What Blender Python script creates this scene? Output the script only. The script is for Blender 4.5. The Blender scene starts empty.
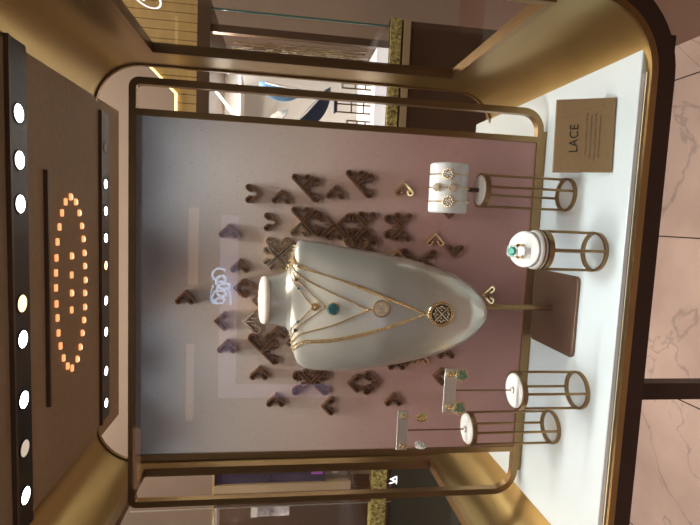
import bpy, math, random
from mathutils import Vector, Matrix
from mathutils.bvhtree import BVHTree
random.seed(7)
S = bpy.context.scene
COL = S.collection
PI = math.pi

# ------------------------------------------------------------------ materials
def mat(name, base=(.5, .5, .5), metal=0.0, rough=.5, noise=None, bump=None, emit=None, estr=0, coat=0, spec=.5, trans=0, ior=1.45):
    m = bpy.data.materials.new(name); m.use_nodes = True
    nt = m.node_tree; b = nt.nodes['Principled BSDF']
    b.inputs['Base Color'].default_value = (*base, 1)
    b.inputs['Metallic'].default_value = metal
    b.inputs['Roughness'].default_value = rough
    b.inputs['Coat Weight'].default_value = coat
    b.inputs['Specular IOR Level'].default_value = spec
    b.inputs['Transmission Weight'].default_value = trans
    b.inputs['IOR'].default_value = ior
    if emit:
        b.inputs['Emission Color'].default_value = (*emit, 1)
        b.inputs['Emission Strength'].default_value = estr
    tc = nt.nodes.new('ShaderNodeTexCoord')
    if noise:
        scale, amt, stretch = noise
        mp = nt.nodes.new('ShaderNodeMapping'); mp.inputs['Scale'].default_value = stretch
        nt.links.new(tc.outputs['Object'], mp.inputs['Vector'])
        n = nt.nodes.new('ShaderNodeTexNoise'); n.inputs['Scale'].default_value = scale; n.inputs['Detail'].default_value = 4
        nt.links.new(mp.outputs[0], n.inputs['Vector'])
        r = nt.nodes.new('ShaderNodeValToRGB')
        r.color_ramp.elements[0].position = .3; r.color_ramp.elements[1].position = .7
        r.color_ramp.elements[0].color = (*[c * (1 - amt) for c in base], 1)
        r.color_ramp.elements[1].color = (*[min(1, c * (1 + amt)) for c in base], 1)
        nt.links.new(n.outputs['Fac'], r.inputs[0]); nt.links.new(r.outputs[0], b.inputs['Base Color'])
    if bump:
        scale, st = bump
        n2 = nt.nodes.new('ShaderNodeTexNoise'); n2.inputs['Scale'].default_value = scale
        nt.links.new(tc.outputs['Object'], n2.inputs['Vector'])
        bp = nt.nodes.new('ShaderNodeBump'); bp.inputs['Strength'].default_value = st; bp.inputs['Distance'].default_value = .001
        nt.links.new(n2.outputs['Fac'], bp.inputs['Height']); nt.links.new(bp.outputs[0], b.inputs['Normal'])
    return m

def panel_mat():
    m = mat('speckled ombre paper', (.5, .45, .45), 0, .62)
    nt = m.node_tree; b = nt.nodes['Principled BSDF']
    tc = nt.nodes.new('ShaderNodeTexCoord'); sp = nt.nodes.new('ShaderNodeSeparateXYZ')
    nt.links.new(tc.outputs['Object'], sp.inputs[0])
    mr = nt.nodes.new('ShaderNodeMapRange'); mr.inputs['From Min'].default_value = .05; mr.inputs['From Max'].default_value = .62
    nt.links.new(sp.outputs['Z'], mr.inputs['Value'])
    cr = nt.nodes.new('ShaderNodeValToRGB'); e = cr.color_ramp.elements
    e[0].position = 0; e[0].color = (.43, .235, .215, 1)
    e[1].position = 1; e[1].color = (.32, .335, .37, 1)
    for p, c in PANEL_STOPS:
        k = e.new(p); k.color = (*c, 1)
    nt.links.new(mr.outputs[0], cr.inputs[0])
    n = nt.nodes.new('ShaderNodeTexNoise'); n.inputs['Scale'].default_value = 420; n.inputs['Detail'].default_value = 2
    nt.links.new(tc.outputs['Object'], n.inputs['Vector'])
    r = nt.nodes.new('ShaderNodeValToRGB'); r.color_ramp.elements[0].position = .27; r.color_ramp.elements[1].position = .36
    r.color_ramp.elements[0].color = (.45, .4, .36, 1); r.color_ramp.elements[1].color = (1, 1, 1, 1)
    nt.links.new(n.outputs['Fac'], r.inputs[0])
    mx = nt.nodes.new('ShaderNodeMix'); mx.data_type = 'RGBA'; mx.blend_type = 'MULTIPLY'; mx.inputs['Factor'].default_value = .7
    nt.links.new(cr.outputs[0], mx.inputs['A']); nt.links.new(r.outputs[0], mx.inputs['B'])
    nt.links.new(mx.outputs['Result'], b.inputs['Base Color'])
    return m

def marble_mat():
    m = mat('pink grey marble', (.5, .4, .36), 0, .22)
    nt = m.node_tree; b = nt.nodes['Principled BSDF']
    tc = nt.nodes.new('ShaderNodeTexCoord')
    nw = nt.nodes.new('ShaderNodeTexNoise'); nw.inputs['Scale'].default_value = 4; nw.inputs['Detail'].default_value = 5
    nt.links.new(tc.outputs['Object'], nw.inputs['Vector'])
    n = nt.nodes.new('ShaderNodeTexNoise'); n.inputs['Scale'].default_value = 2.6; n.inputs['Detail'].default_value = 7; n.inputs['Distortion'].default_value = 1.3
    nt.links.new(tc.outputs['Object'], n.inputs['Vector'])
    ab = nt.nodes.new('ShaderNodeMath'); ab.operation = 'SUBTRACT'; ab.inputs[1].default_value = .5
    nt.links.new(n.outputs['Fac'], ab.inputs[0])
    ab2 = nt.nodes.new('ShaderNodeMath'); ab2.operation = 'ABSOLUTE'; nt.links.new(ab.outputs[0], ab2.inputs[0])
    r = nt.nodes.new('ShaderNodeValToRGB')
    r.color_ramp.elements[0].position = 0; r.color_ramp.elements[0].color = (.46, .36, .33, 1)
    r.color_ramp.elements[1].position = .014; r.color_ramp.elements[1].color = (*MARBLE, 1)
    nt.links.new(ab2.outputs[0], r.inputs[0])
    # broad tone
    r2 = nt.nodes.new('ShaderNodeValToRGB')
    r2.color_ramp.elements[0].position = .35; r2.color_ramp.elements[0].color = (.82, .8, .8, 1)
    r2.color_ramp.elements[1].position = .6; r2.color_ramp.elements[1].color = (1, 1, 1, 1)
    nt.links.new(nw.outputs['Fac'], r2.inputs[0])
    mx = nt.nodes.new('ShaderNodeMix'); mx.data_type = 'RGBA'; mx.blend_type = 'MULTIPLY'; mx.inputs['Factor'].default_value = 1
    nt.links.new(r.outputs[0], mx.inputs['A']); nt.links.new(r2.outputs[0], mx.inputs['B'])
    # tile joints along the depth of the room
    sp = nt.nodes.new('ShaderNodeSeparateXYZ'); nt.links.new(tc.outputs['Object'], sp.inputs[0])
    a = nt.nodes.new('ShaderNodeMath'); a.operation = 'SUBTRACT'; a.inputs[1].default_value = .12; nt.links.new(sp.outputs['X'], a.inputs[0])
    d = nt.nodes.new('ShaderNodeMath'); d.operation = 'DIVIDE'; d.inputs[1].default_value = .474; nt.links.new(a.outputs[0], d.inputs[0])
    f = nt.nodes.new('ShaderNodeMath'); f.operation = 'FRACT'; nt.links.new(d.outputs[0], f.inputs[0])
    lt = nt.nodes.new('ShaderNodeMath'); lt.operation = 'LESS_THAN'; lt.inputs[1].default_value = .008; nt.links.new(f.outputs[0], lt.inputs[0])
    m2 = nt.nodes.new('ShaderNodeMix'); m2.data_type = 'RGBA'
    nt.links.new(lt.outputs[0], m2.inputs['Factor']); nt.links.new(mx.outputs['Result'], m2.inputs['A']); m2.inputs['B'].default_value = (.05, .035, .03, 1)
    nt.links.new(m2.outputs['Result'], b.inputs['Base Color'])
    return m

def glass_mat(name, tint=(1, 1, 1), refl=1.0):
    m = bpy.data.materials.new(name); m.use_nodes = True
    nt = m.node_tree; nt.nodes.remove(nt.nodes['Principled BSDF']); out = nt.nodes['Material Output']
    t = nt.nodes.new('ShaderNodeBsdfTransparent'); t.inputs[0].default_value = (*tint, 1)
    g = nt.nodes.new('ShaderNodeBsdfGlossy'); g.inputs['Roughness'].default_value = .01
    fr = nt.nodes.new('ShaderNodeFresnel'); ge = nt.nodes.new('ShaderNodeNewGeometry')
    io = nt.nodes.new('ShaderNodeMapRange'); io.inputs['To Min'].default_value = 1.45; io.inputs['To Max'].default_value = 1 / 1.45   # thin pane: no internal total reflection
    nt.links.new(ge.outputs['Backfacing'], io.inputs['Value']); nt.links.new(io.outputs[0], fr.inputs['IOR'])
    mu = nt.nodes.new('ShaderNodeMath'); mu.operation = 'MULTIPLY'; mu.inputs[1].default_value = refl
    nt.links.new(fr.outputs[0], mu.inputs[0])
    mx = nt.nodes.new('ShaderNodeMixShader')
    nt.links.new(mu.outputs[0], mx.inputs[0]); nt.links.new(t.outputs[0], mx.inputs[1]); nt.links.new(g.outputs[0], mx.inputs[2])
    nt.links.new(mx.outputs[0], out.inputs[0])
    return m

MARBLE = (.64, .49, .44)
PANEL_STOPS = [(.25, (.46, .27, .245)), (.55, (.52, .405, .345)), (.80, (.46, .40, .36))]
M = {
    'browntile': mat('brown stone tile', (.21, .125, .095), 0, .3, noise=(6, .08, (1, 1, 1))),
    'greytrim': mat('grey satin trim', (.20, .18, .17), .3, .4),
    'brass_pale': mat('pale brass strip', (.70, .62, .42), .6, .35),
    'white': mat('white lacquer', (.56, .635, .65), 0, .36, noise=(6, .02, (1, 1, 1))),
    'gold_wall': mat('brushed brass sheet', (.34, .232, .08), .88, .30, noise=(900, .03, (1, 1, 1))),
    'brass': mat('satin brass tube', (.30, .19, .08), .95, .32, noise=(30, .08, (1, 1, .2))),
    'gold': mat('polished gold', (.90, .73, .44), 1, .16, noise=(200, .05, (1, 1, 1))),
    'bronze': mat('antique bronze mirror', (.18, .088, .044), .45, .26, noise=(60, .15, (1, 1, 1))),
    'dark': mat('dark bronze', (.045, .022, .015), .5, .42, noise=(14, .15, (1, 1, 1))),
    'brown': mat('brown lacquer', (.10, .06, .035), .2, .4, noise=(10, .1, (1, 1, 1))),
    'ceil': mat('taupe ceiling board', (.30, .20, .115), 0, .6, noise=(90, .07, (1, 1, 1)), spec=.15),
    'black': mat('black light channel', (.012, .010, .009), 0, .35),
    'bust': mat('satin pearl lacquer', (.62, .615, .545), .65, .30, noise=(40, .02, (1, 1, 1)), coat=.1),
    'cream': mat('cream leatherette', (.82, .74, .64), 0, .5, noise=(120, .04, (1, 1, 1))),
    'pad': mat('white leatherette', (.64, .65, .63), 0, .45, noise=(150, .03, (1, 1, 1)), bump=(300, .1)),
    'steel': mat('brushed pale metal', (.70, .70, .66), .8, .38, noise=(60, .06, (1, 12, 1))),
    'plate': mat('bronze acrylic plate', (.32, .215, .105), .35, .42, noise=(300, .07, (1, 1, 1))),
    'ink': mat('black print', (.015, .012, .01), 0, .5),
    'baseplate': mat('brown bronze plate', (.17, .10, .065), .6, .4, noise=(20, .08, (1, 1, 1))),
    'emerald': mat('emerald green stone', (.0, .42, .30), 0, .08, coat=1, emit=(0, .5, .35), estr=0),
    'teal': mat('teal blue stones', (.03, .20, .25), 0, .12, noise=(500, .8, (1, 1, 1)), coat=1),
    'greenpave': mat('green pave stones', (.02, .22, .16), 0, .12, noise=(500, .8, (1, 1, 1)), coat=1),
    'onyx': mat('black enamel', (.012, .015, .018), 0, .12, coat=1),
    'diamond': mat('clear pave stones', (.80, .80, .78), .3, .1, noise=(600, .35, (1, 1, 1)), coat=1),
    'wall': mat('taupe plaster', (.42, .335, .275), 0, .8, noise=(5, .03, (1, 1, 1))),
    'slat': mat('honey slat board', (.50, .36, .14), 0, .5, noise=(12, .1, (1, 1, 6))),
    'navy': mat('navy velvet', (.015, .03, .07), 0, .6, noise=(60, .2, (1, 1, 1))),
    'blue': mat('sky blue velvet', (.16, .32, .52), 0, .5, noise=(60, .1, (1, 1, 1))),
    'creampanel': mat('cream backboard', (.72, .66, .58), 0, .6, noise=(8, .03, (1, 1, 1))),
    'glitter': mat('gold sequin band', (.80, .52, .20), .4, .3, noise=(110, .85, (1, 1, 1))),
    'green': mat('dark green board', (.055, .065, .045), 0, .6, noise=(8, .06, (1, 1, 1))),
    'tan': mat('tan board', (.42, .33, .20), 0, .6, noise=(8, .05, (1, 1, 1))),
    'teal_edge': mat('teal glass edge', (.05, .16, .14), 0, .2),
    'lamp': mat('lit white lamp', (1, 1, 1), 0, .4, emit=(.90, .96, 1), estr=14),
    'lamp_warm': mat('lit warm lamp', (1, .8, .6), 0, .4, emit=(1, .50, .22), estr=4),
    'lamp_dim': mat('dim lamp', (.6, .5, .4), 0, .4, emit=(1, .85, .7), estr=.5),
    'lamp_off': mat('unlit lamp', (.10, .08, .06), 0, .3),
    'bead': mat('amber crystal reflection', (1, .7, .4), 0, .3, emit=(1, .42, .17), estr=1.15),
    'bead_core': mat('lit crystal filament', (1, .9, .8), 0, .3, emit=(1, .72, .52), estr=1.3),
    'led': mat('lit shelf strip', (1, 1, 1), 0, .4, emit=(.85, .92, 1), estr=2.2),
    'led_warm': mat('lit warm cove strip', (1, .8, .5), 0, .4, emit=(1, .72, .30), estr=2.0),
    'litwhite': mat('lit white plinth', (.9, .9, .9), 0, .5, emit=(.95, .95, 1), estr=.55),
    'logo': mat('glowing logo reflection', (1, 1, 1), 0, .4, emit=(1, .98, .95), estr=1.2),
    'neon': mat('lit blue script sign', (.8, .9, 1), 0, .4, emit=(.45, .68, 1), estr=9),
    'lavender': mat('lit lavender fascia', (.8, .8, 1), 0, .4, emit=(.50, .45, .80), estr=1.3),
    'warmfascia': mat('lit warm fascia', (1, .8, .6), 0, .4, emit=(1, .52, .25), estr=1.3),
    'purple': mat('dark purple screen', (.02, .012, .03), 0, .25, noise=(9, .7, (1, 1, 1)), emit=(.10, .05, .12), estr=.10),
    'purplelit': mat('lit purple sign', (.2, .05, .25), 0, .3, emit=(.35, .10, .45), estr=.35),
    'picture': mat('pale photo print', (.5, .5, .58), 0, .4, noise=(24, .8, (1, 1, 1))),
}
M['panel'] = panel_mat(); M['marble'] = marble_mat()
M['glass'] = glass_mat('clear window glass', refl=.8)
M['glass_side'] = glass_mat('clear side glass', (.97, .96, .95), .16)

# ------------------------------------------------------------------ mesh helpers
class MB:
    def __init__(self): self.v = []; self.f = []
    def add(self, vs, fs):
        o = len(self.v); self.v += [tuple(p) for p in vs]; self.f += [tuple(i + o for i in f) for f in fs]; return self
    def box(self, x0, x1, y0, y1, z0, z1):
        return self.add([(x, y, z) for z in (z0, z1) for y in (y0, y1) for x in (x0, x1)],
                        [(0, 2, 3, 1), (4, 5, 7, 6), (0, 1, 5, 4), (2, 6, 7, 3), (0, 4, 6, 2), (1, 3, 7, 5)])
    def prism(self, pts, a, b, axis='y'):
        """polygon extruded along y (pts are x,z), z (pts x,y) or x (pts y,z)"""
        def P(p, t): return {'y': (p[0], t, p[1]), 'z': (p[0], p[1], t), 'x': (t, p[0], p[1])}[axis]
        n = len(pts)
        vs = [P(p, a) for p in pts] + [P(p, b) for p in pts]
        fs = [tuple(range(n)), tuple(range(2 * n - 1, n - 1, -1))] + [(i, i + n, (i + 1) % n + n, (i + 1) % n) for i in range(n)]
        return self.add(vs, fs)
    def shell(self, A, B, y0, y1):
        """curved sheet between two open outlines, run from y0 to y1"""
        n = len(A)
        vs = [(p[0], y, p[1]) for L_ in (A, B) for y in (y0, y1) for p in L_]
        a0, a1, b0, b1 = 0, n, 2 * n, 3 * n; fs = []
        for i in range(n - 1):
            fs += [(a0 + i, a0 + i + 1, a1 + i + 1, a1 + i), (b0 + i, b1 + i, b1 + i + 1, b0 + i + 1),
                   (a0 + i, b0 + i, b0 + i + 1, a0 + i + 1), (a1 + i, a1 + i + 1, b1 + i + 1, b1 + i)]
        fs += [(a0, a1, b1, b0), (a0 + n - 1, b0 + n - 1, b1 + n - 1, a1 + n - 1)]
        return self.add(vs, fs)
    def ring(self, inner, outer, y0, y1):
        n = len(inner)
        vs = [(p[0], y, p[1]) for y in (y0, y1) for L in (inner, outer) for p in L]
        fs = []
        for i in range(n):
            j = (i + 1) % n; a, b, c, d = 0, n, 2 * n, 3 * n
            fs += [(a + i, a + j, b + j, b + i), (c + i, d + i, d + j, c + j), (a + i, c + i, c + j, a + j), (b + i, b + j, d + j, d + i)]
        return self.add(vs, fs)
    def tube(self, path, r, n=8, closed=False, flat=1.0):
        P = [Vector(p) for p in path]; N = len(P); vs = []; fs = []
        up = None
        for i, p in enumerate(P):
            if closed: t = (P[(i + 1) % N] - P[i - 1])
            else: t = (P[min(i + 1, N - 1)] - P[max(i - 1, 0)])
            t.normalize()
            if up is None:
                up = Vector((0, 0, 1)) if abs(t.z) < .9 else Vector((0, 1, 0))
            s = t.cross(up); s.normalize(); u = s.cross(t); u.normalize(); up = u
            rr = r[i] if isinstance(r, (list, tuple)) else r
            for k in range(n):
                a = 2 * PI * k / n
                vs.append(p + s * (rr * math.cos(a)) + u * (rr * flat * math.sin(a)))
        M_ = N if closed else N - 1
        for i in range(M_):
            for k in range(n):
                a = i * n + k; b = i * n + (k + 1) % n; c = ((i + 1) % N) * n + (k + 1) % n; d = ((i + 1) % N) * n + k
                fs.append((a, b, c, d))
        if not closed:
            fs.append(tuple(reversed(range(n)))); fs.append(tuple(range((N - 1) * n, N * n)))
        return self.add(vs, fs)
    def sqtube(self, path, hw, hd, closed=False, axis=(0, 1, 0)):
        """rectangular bar along a path lying in a plane with normal `axis`"""
        P = [Vector(p) for p in path]; N = len(P); ax = Vector(axis); vs = []; fs = []
        for i, p in enumerate(P):
            if closed: t0 = (P[i] - P[i - 1]).normalized(); t1 = (P[(i + 1) % N] - P[i]).normalized()
            else:
                t0 = (P[i] - P[max(i - 1, 0)]); t1 = (P[min(i + 1, N - 1)] - P[i])
                if t0.length < 1e-9: t0 = t1
                if t1.length < 1e-9: t1 = t0
                t0.normalize(); t1.normalize()
            t = (t0 + t1).normalized(); s = t.cross(ax).normalized()
            k = 1 / max(.5, t.dot(t0))
            for a, b in ((-1, -1), (1, -1), (1, 1), (-1, 1)):
                vs.append(p + s * (hw * k * a) + ax * (hd * b))
        for i in range(N if closed else N - 1):
            j = (i + 1) % N
            for k in range(4):
                fs.append((i * 4 + k, i * 4 + (k + 1) % 4, j * 4 + (k + 1) % 4, j * 4 + k))
        if not closed: fs += [(3, 2, 1, 0), ((N - 1) * 4, (N - 1) * 4 + 1, (N - 1) * 4 + 2, (N - 1) * 4 + 3)]
        return self.add(vs, fs)
    def lathe(self, prof, c=(0, 0, 0), n=32, axis='z', sx=1.0, sy=1.0, closed=False):
        vs = []; fs = []; m = len(prof)
        for i in range(n):
            a = 2 * PI * i / n
            for r, h in prof:
                p = (r * math.cos(a) * sx, r * math.sin(a) * sy, h)
                if axis == 'y': p = (p[0], h, p[1])
                if axis == 'x': p = (h, p[0], p[1])
                vs.append((p[0] + c[0], p[1] + c[1], p[2] + c[2]))
        for i in range(n):
            j = (i + 1) % n
            for k in range(m if closed else m - 1):
                l = (k + 1) % m
                fs.append((i * m + k, j * m + k, j * m + l, i * m + l))
        if not closed:
            if prof[0][0] > 1e-6: fs.append(tuple(i * m for i in reversed(range(n))))
            if prof[-1][0] > 1e-6: fs.append(tuple(i * m + m - 1 for i in range(n)))
        return self.add(vs, fs)
    def ball(self, c, r, n=8, m=6, s=(1, 1, 1)):
        vs = [(c[0], c[1], c[2] + r * s[2])]; fs = []
        for j in range(1, m):
            b = PI * j / m
            for i in range(n):
                a = 2 * PI * i / n
                vs.append((c[0] + r * s[0] * math.sin(b) * math.cos(a), c[1] + r * s[1] * math.sin(b) * math.sin(a), c[2] + r * s[2] * math.cos(b)))
        vs.append((c[0], c[1], c[2] - r * s[2])); e = len(vs) - 1
        for i in range(n): fs.append((0, 1 + i, 1 + (i + 1) % n)); fs.append((e, e - n + (i + 1) % n, e - n + i))
        for j in range(m - 2):
            for i in range(n):
                a = 1 + j * n + i; b = 1 + j * n + (i + 1) % n
                fs.append((a, a + n, b + n, b))
        return self.add(vs, fs)
    def xform(self, mtx):
        self.v = [tuple(mtx @ Vector(p)) for p in self.v]; return self
    def build(self, name, m, parent=None, smooth=35, loc=None, bevel=None):
        import bmesh
        me = bpy.data.meshes.new(name); me.from_pydata(self.v, [], self.f)
        bm = bmesh.new(); bm.from_mesh(me)
        bmesh.ops.remove_doubles(bm, verts=bm.verts, dist=1e-6)
        bmesh.ops.recalc_face_normals(bm, faces=bm.faces); bm.to_mesh(me); bm.free()
        me.materials.append(M[m] if isinstance(m, str) else m)
        if smooth:
            for p in me.polygons: p.use_smooth = True
            me.set_sharp_from_angle(angle=math.radians(smooth))
        me.update()
        o = bpy.data.objects.new(name, me); COL.objects.link(o)
        if parent: o.parent = parent
        if loc: o.location = loc
        if bevel:
            b = o.modifiers.new('bevel', 'BEVEL'); b.width = bevel; b.segments = 2; b.limit_method = 'ANGLE'
        return o

def thing(name, label, cat, loc=(0, 0, 0), group=None, rot=(0, 0, 0)):
    o = bpy.data.objects.new(name, None); COL.objects.link(o); o.empty_display_size = .02
    o.location = loc; o.rotation_euler = rot
    return tag(o, label, cat, group)
def tag(o, label, cat, group=None, kind=None):
    o['label'] = label; o['category'] = cat
    if group: o['group'] = group
    if kind: o['kind'] = kind
    return o
def struct(name, mb, m, parent=None, **k):
    o = mb.build(name, m, parent, **k)
    if not parent: o['kind'] = 'structure'
    return o
def recenter(o, c):
    """move a mesh object's origin to c without moving the mesh"""
    o.data.transform(Matrix.Translation(-Vector(c))); o.location = c; return o

def arc(cx, cz, r, a0, a1, n=10):
    return [(cx + r * math.cos(a0 + (a1 - a0) * i / n), cz + r * math.sin(a0 + (a1 - a0) * i / n)) for i in range(n + 1)]
def rrect(x0, x1, z0, z1, r, n=10, d=0):
    x0 -= d; x1 += d; z0 -= d; z1 += d; r += d
    return arc(x0 + r, z0 + r, r, PI, 1.5 * PI, n) + arc(x1 - r, z0 + r, r, 1.5 * PI, 2 * PI, n) + arc(x1 - r, z1 - r, r, 0, .5 * PI, n) + arc(x0 + r, z1 - r, r, .5 * PI, PI, n)

# ------------------------------------------------------------------ camera (the phone was held sideways)
cam = bpy.data.cameras.new('camera'); co = bpy.data.objects.new('camera', cam); COL.objects.link(co); S.camera = co
cam.sensor_fit = 'HORIZONTAL'; cam.sensor_width = 36; cam.lens = 488.3375 * 36 / 700; cam.clip_start = .01
R = Matrix(((0.0437524, 0.9948021, 0.09194843), (-0.13946627, 0.09721725, -0.98544303), (-0.98925977, 0.03029179, 0.14299482)))
R = Matrix((R[0], R[1], R[2]))
rot = Matrix(((R[0][0], R[0][1], -R[0][2]), (R[1][0], R[1][1], -R[1][2]), (R[2][0], R[2][1], -R[2][2])))
rot = Matrix(((R[0][0], R[0][1], R[0][2]), (R[1][0], R[1][1], R[1][2]), (R[2][0], R[2][1], R[2][2])))
co.matrix_world = Matrix.Translation((0.13797097, -0.76075392, 0.42352609)) @ rot.to_4x4()

# ------------------------------------------------------------------ the showcase shell
XL, XR, ZB, ZT, CR = -.368, .405, -.007, .772, .085
YF, YR = -.220, .222
T = .012
def side_wall(name, sgn, X, wy0, wy1, wz0, wz1):
    mb = MB(); xo = X + sgn * T
    x0, x1 = min(X, xo), max(X, xo)
    za, zb = ZB + CR, ZT - CR
    mb.box(x0, x1, YF, YR, za, wz0); mb.box(x0, x1, YF, YR, wz1, zb)
    mb.box(x0, x1, YF, wy0, wz0, wz1); mb.box(x0, x1, wy1, YR, wz0, wz1)
    cx = X - sgn * CR
    for cz, a0, a1 in ((za, 0, -.5 * PI), (zb, 0, .5 * PI)):
        if sgn < 0: a0, a1 = PI - a0, PI - a1
        A = arc(cx, cz, CR, a0, a1, 14); B = arc(cx, cz, CR + T, a0, a1, 14)
        mb.shell(A, B, YF, YR)
    return struct(name, mb, 'gold_wall', smooth=40)
wr = side_wall('wall_right', 1, XR, -.195, .147, .108, .657)
wl = side_wall('wall_left', -1, XL, -.195, .200, .088, .680)
# ceiling: flat middle that runs on past the rear rim
mb = MB().box(-.322, .339, YF, .352, ZT - .004, ZT + .02)
struct('ceiling', mb, 'ceil', smooth=0)
# white display floor
mb = MB().box(-.322, .356, -.2085, .30, -.02, 0)
struct('floor', mb, 'white', smooth=0, bevel=.0015)
# body under the floor
mb = MB().box(XL + .03, XR - .03, -.205, .30, -.045, -.0205)
struct('trim_1', mb, 'dark', smooth=0)
# front frame : gold lip, dark outer frame; rear rim
struct('trim_2', MB().ring(rrect(XL, XR, ZB, ZT, CR, 14, -.006), rrect(XL, XR, ZB, ZT, CR, 14, .0025), -.2255, -.2218), 'brass', smooth=30)
struct('trim_3', MB().ring(rrect(XL, XR, ZB, ZT, CR, 14, .0027), rrect(XL, XR, ZB, ZT, CR, 14, .0245), -.2255, -.2205), 'dark', smooth=30)
struct('trim_4', MB().ring(rrect(XL, XR, ZB, ZT, CR, 14, -.003), rrect(XL, XR, ZB, ZT, CR, 14, .012), .2225, .230), 'brass', smooth=30)
# channel that holds the front glass at the floor's front edge
struct('trim_5', MB().box(-.29, .325, -.2150, -.2087, -.0065, -.0006), 'greytrim', smooth=0)
struct('trim_6', MB().box(-.29, .325, -.2176, -.2160, -.0065, -.0010), 'brass_pale', smooth=0)
# front pane
fp = struct('window_1', MB().prism(rrect(XL, XR, ZB, ZT, CR, 14, -.0005), -.2216, -.2200), 'glass', smooth=0)
# side windows: frame and pane
def side_window(name, X, sgn, wy0, wy1, wz0, wz1):
    w = .010
    fr = MB()
    xi = X - sgn * .003; xo = X + sgn * (T + .002); x0, x1 = min(xi, xo), max(xi, xo)
    fr.box(x0, x1, wy0, wy1, wz0, wz0 + w); fr.box(x0, x1, wy0, wy1, wz1 - w, wz1)
    fr.box(x0, x1, wy0, wy0 + w, wz0 + w, wz1 - w); fr.box(x0, x1, wy1 - w, wy1, wz0 + w, wz1 - w)
    f = struct(name, fr, 'brass', smooth=0)
    g = MB().box(X + sgn * .004 if sgn > 0 else X - .007, X + .007 if sgn > 0 else X - .004, wy0 + w, wy1 - w, wz0 + w, wz1 - w).build('pane', 'glass_side', f, smooth=0)
    return f
side_window('window_2', XR, 1, -.195, .147, .108, .657)
side_window('window_3', XL, -1, -.195, .200, .088, .680)

# ------------------------------------------------------------------ freestanding backdrop
bd = thing('backdrop_screen', 'tall speckled grey to mauve panel in a slim rounded bronze frame behind the bust', 'display panel', (0, 0, 0))
HW = .0050
fz0, fz1 = .0120, .639
P = arc(-.32 + .036, fz0 + .036, .036, PI, 1.5 * PI, 8) + arc(.32 - .030, fz0 + .030, .030, 1.5 * PI, 2 * PI, 8) + arc(.32 - .010, fz1 - .010, .010, 0, .5 * PI, 4) + arc(-.32 + .008, fz1 - .008, .008, .5 * PI, PI, 4)
MB().box(-.284, .290, -.0035, .0035, 0, .0072).build('base_rail', 'brass', bd, smooth=0)
MB().sqtube([(p[0], 0, p[1]) for p in P], HW, .006, closed=True).build('outer_frame', 'brass', bd, smooth=30)
MB().box(.2712, .2808, -.006, .006, fz0 + .0045, fz1 - .0045).build('upright', 'brass', bd, smooth=0, bevel=.0006)
MB().box(-.2494, -.2398, -.006, .006, fz0 + .0045, fz1 - .0045).build('upright', 'brass', bd, smooth=0, bevel=.0006)
pan = MB().box(-.2398, .2712, -.003, .004, fz0 + .005, fz1 - .005).build('panel', 'panel', bd, smooth=0)

# ------------------------------------------------------------------ lace heart ornaments on the panel
def stroke2d(mb, pts, w, y0, y1):
    n = len(pts); L = []; Rr = []
    for i, p in enumerate(pts):
        a = pts[max(i - 1, 0)]; b = pts[min(i + 1, n - 1)]
        dx, dz = b[0] - a[0], b[1] - a[1]; l = math.hypot(dx, dz) or 1
        ww = w[i] if isinstance(w, list) else w
        nx, nz = -dz / l * ww / 2, dx / l * ww / 2
        L.append((p[0] + nx, p[1] + nz)); Rr.append((p[0] - nx, p[1] - nz))
    vs = []
    for i in range(n):
        vs += [(L[i][0], y0, L[i][1]), (Rr[i][0], y0, Rr[i][1]), (Rr[i][0], y1, Rr[i][1]), (L[i][0], y1, L[i][1])]
    fs = [(0, 1, 2, 3), ((n - 1) * 4 + 3, (n - 1) * 4 + 2, (n - 1) * 4 + 1, (n - 1) * 4)]
    for i in range(n - 1):
        for k in range(4):
            fs.append((i * 4 + k, (i + 1) * 4 + k, (i + 1) * 4 + (k + 1) % 4, i * 4 + (k + 1) % 4))
    mb.add(vs, fs)
def disc2d(mb, x, z, r, y0, y1, n=12):
    mb.prism([(x + r * math.cos(2 * PI * k / n), z + r * math.sin(2 * PI * k / n)) for k in range(n)], y0, y1)
YB, YO = -.0028, -.0108
def heart_mesh(size):
    mb = MB(); q = math.sqrt(.5)
    if size == 's': t, x0, R_, wd = .0034, .0094, .0051, .0026
    else: t, x0, R_, wd = .0027, .0124, .0068, .0023
    for s in (1, -1):
        cx, cz = x0, x0 + R_ / q
        f = x0 + R_ * q
        pts = [(0, 0), (f, f), (f - t * q, f + t * q), (0, t / q)]
        mb.prism([(s * a, b) for a, b in pts], YO, YB)
        rm = R_ - wd / 2; e = 1.18 if size == 's' else 1.10
        stroke2d(mb, [(s * (cx + rm * math.cos(a)), cz + rm * math.sin(a)) for a in [(-.25 + (e + .25) * k / 12) * PI for k in range(13)]], wd, YO, YB)
        if size == 's':
            disc2d(mb, s * (cx - .0050), cz - .0012, .0020, YO, YB)
        else:
            disc2d(mb, s * (cx - .0068), cz - .0022, .0021, YO, YB)
            disc2d(mb, s * (cx - .0072), cz - .0064, .0016, YO + .001, YB)
            disc2d(mb, s * (cx + .0002), cz - .0002, .0014, YO + .001, YB)
    if size == 'b': stroke2d(mb, [(0, .0036), (0, .0150)], [.0024, .0012], YO + .001, YB)
    return mb
HM = {}
def heart(parent, size, d, m, cluster):
    key = (size, m)
    off = .0010 if cluster else 0
    ang = {'L': 0, 'R': PI, 'T': PI / 2, 'B': -PI / 2}[d]     # about +y: z axis towards +x for T
    if key not in HM:
        o = heart_mesh(size).build('heart_motif', m, parent, smooth=0); HM[key] = o
    else:
        o = bpy.data.objects.new('heart_motif', HM[key].data); COL.objects.link(o); o.parent = parent
    o.rotation_euler = (0, ang, 0)
    v = {'L': (0, off), 'R': (0, -off), 'T': (off, 0), 'B': (-off, 0)}[d]
    o.location = (v[0], 0, v[1]); return o
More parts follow.
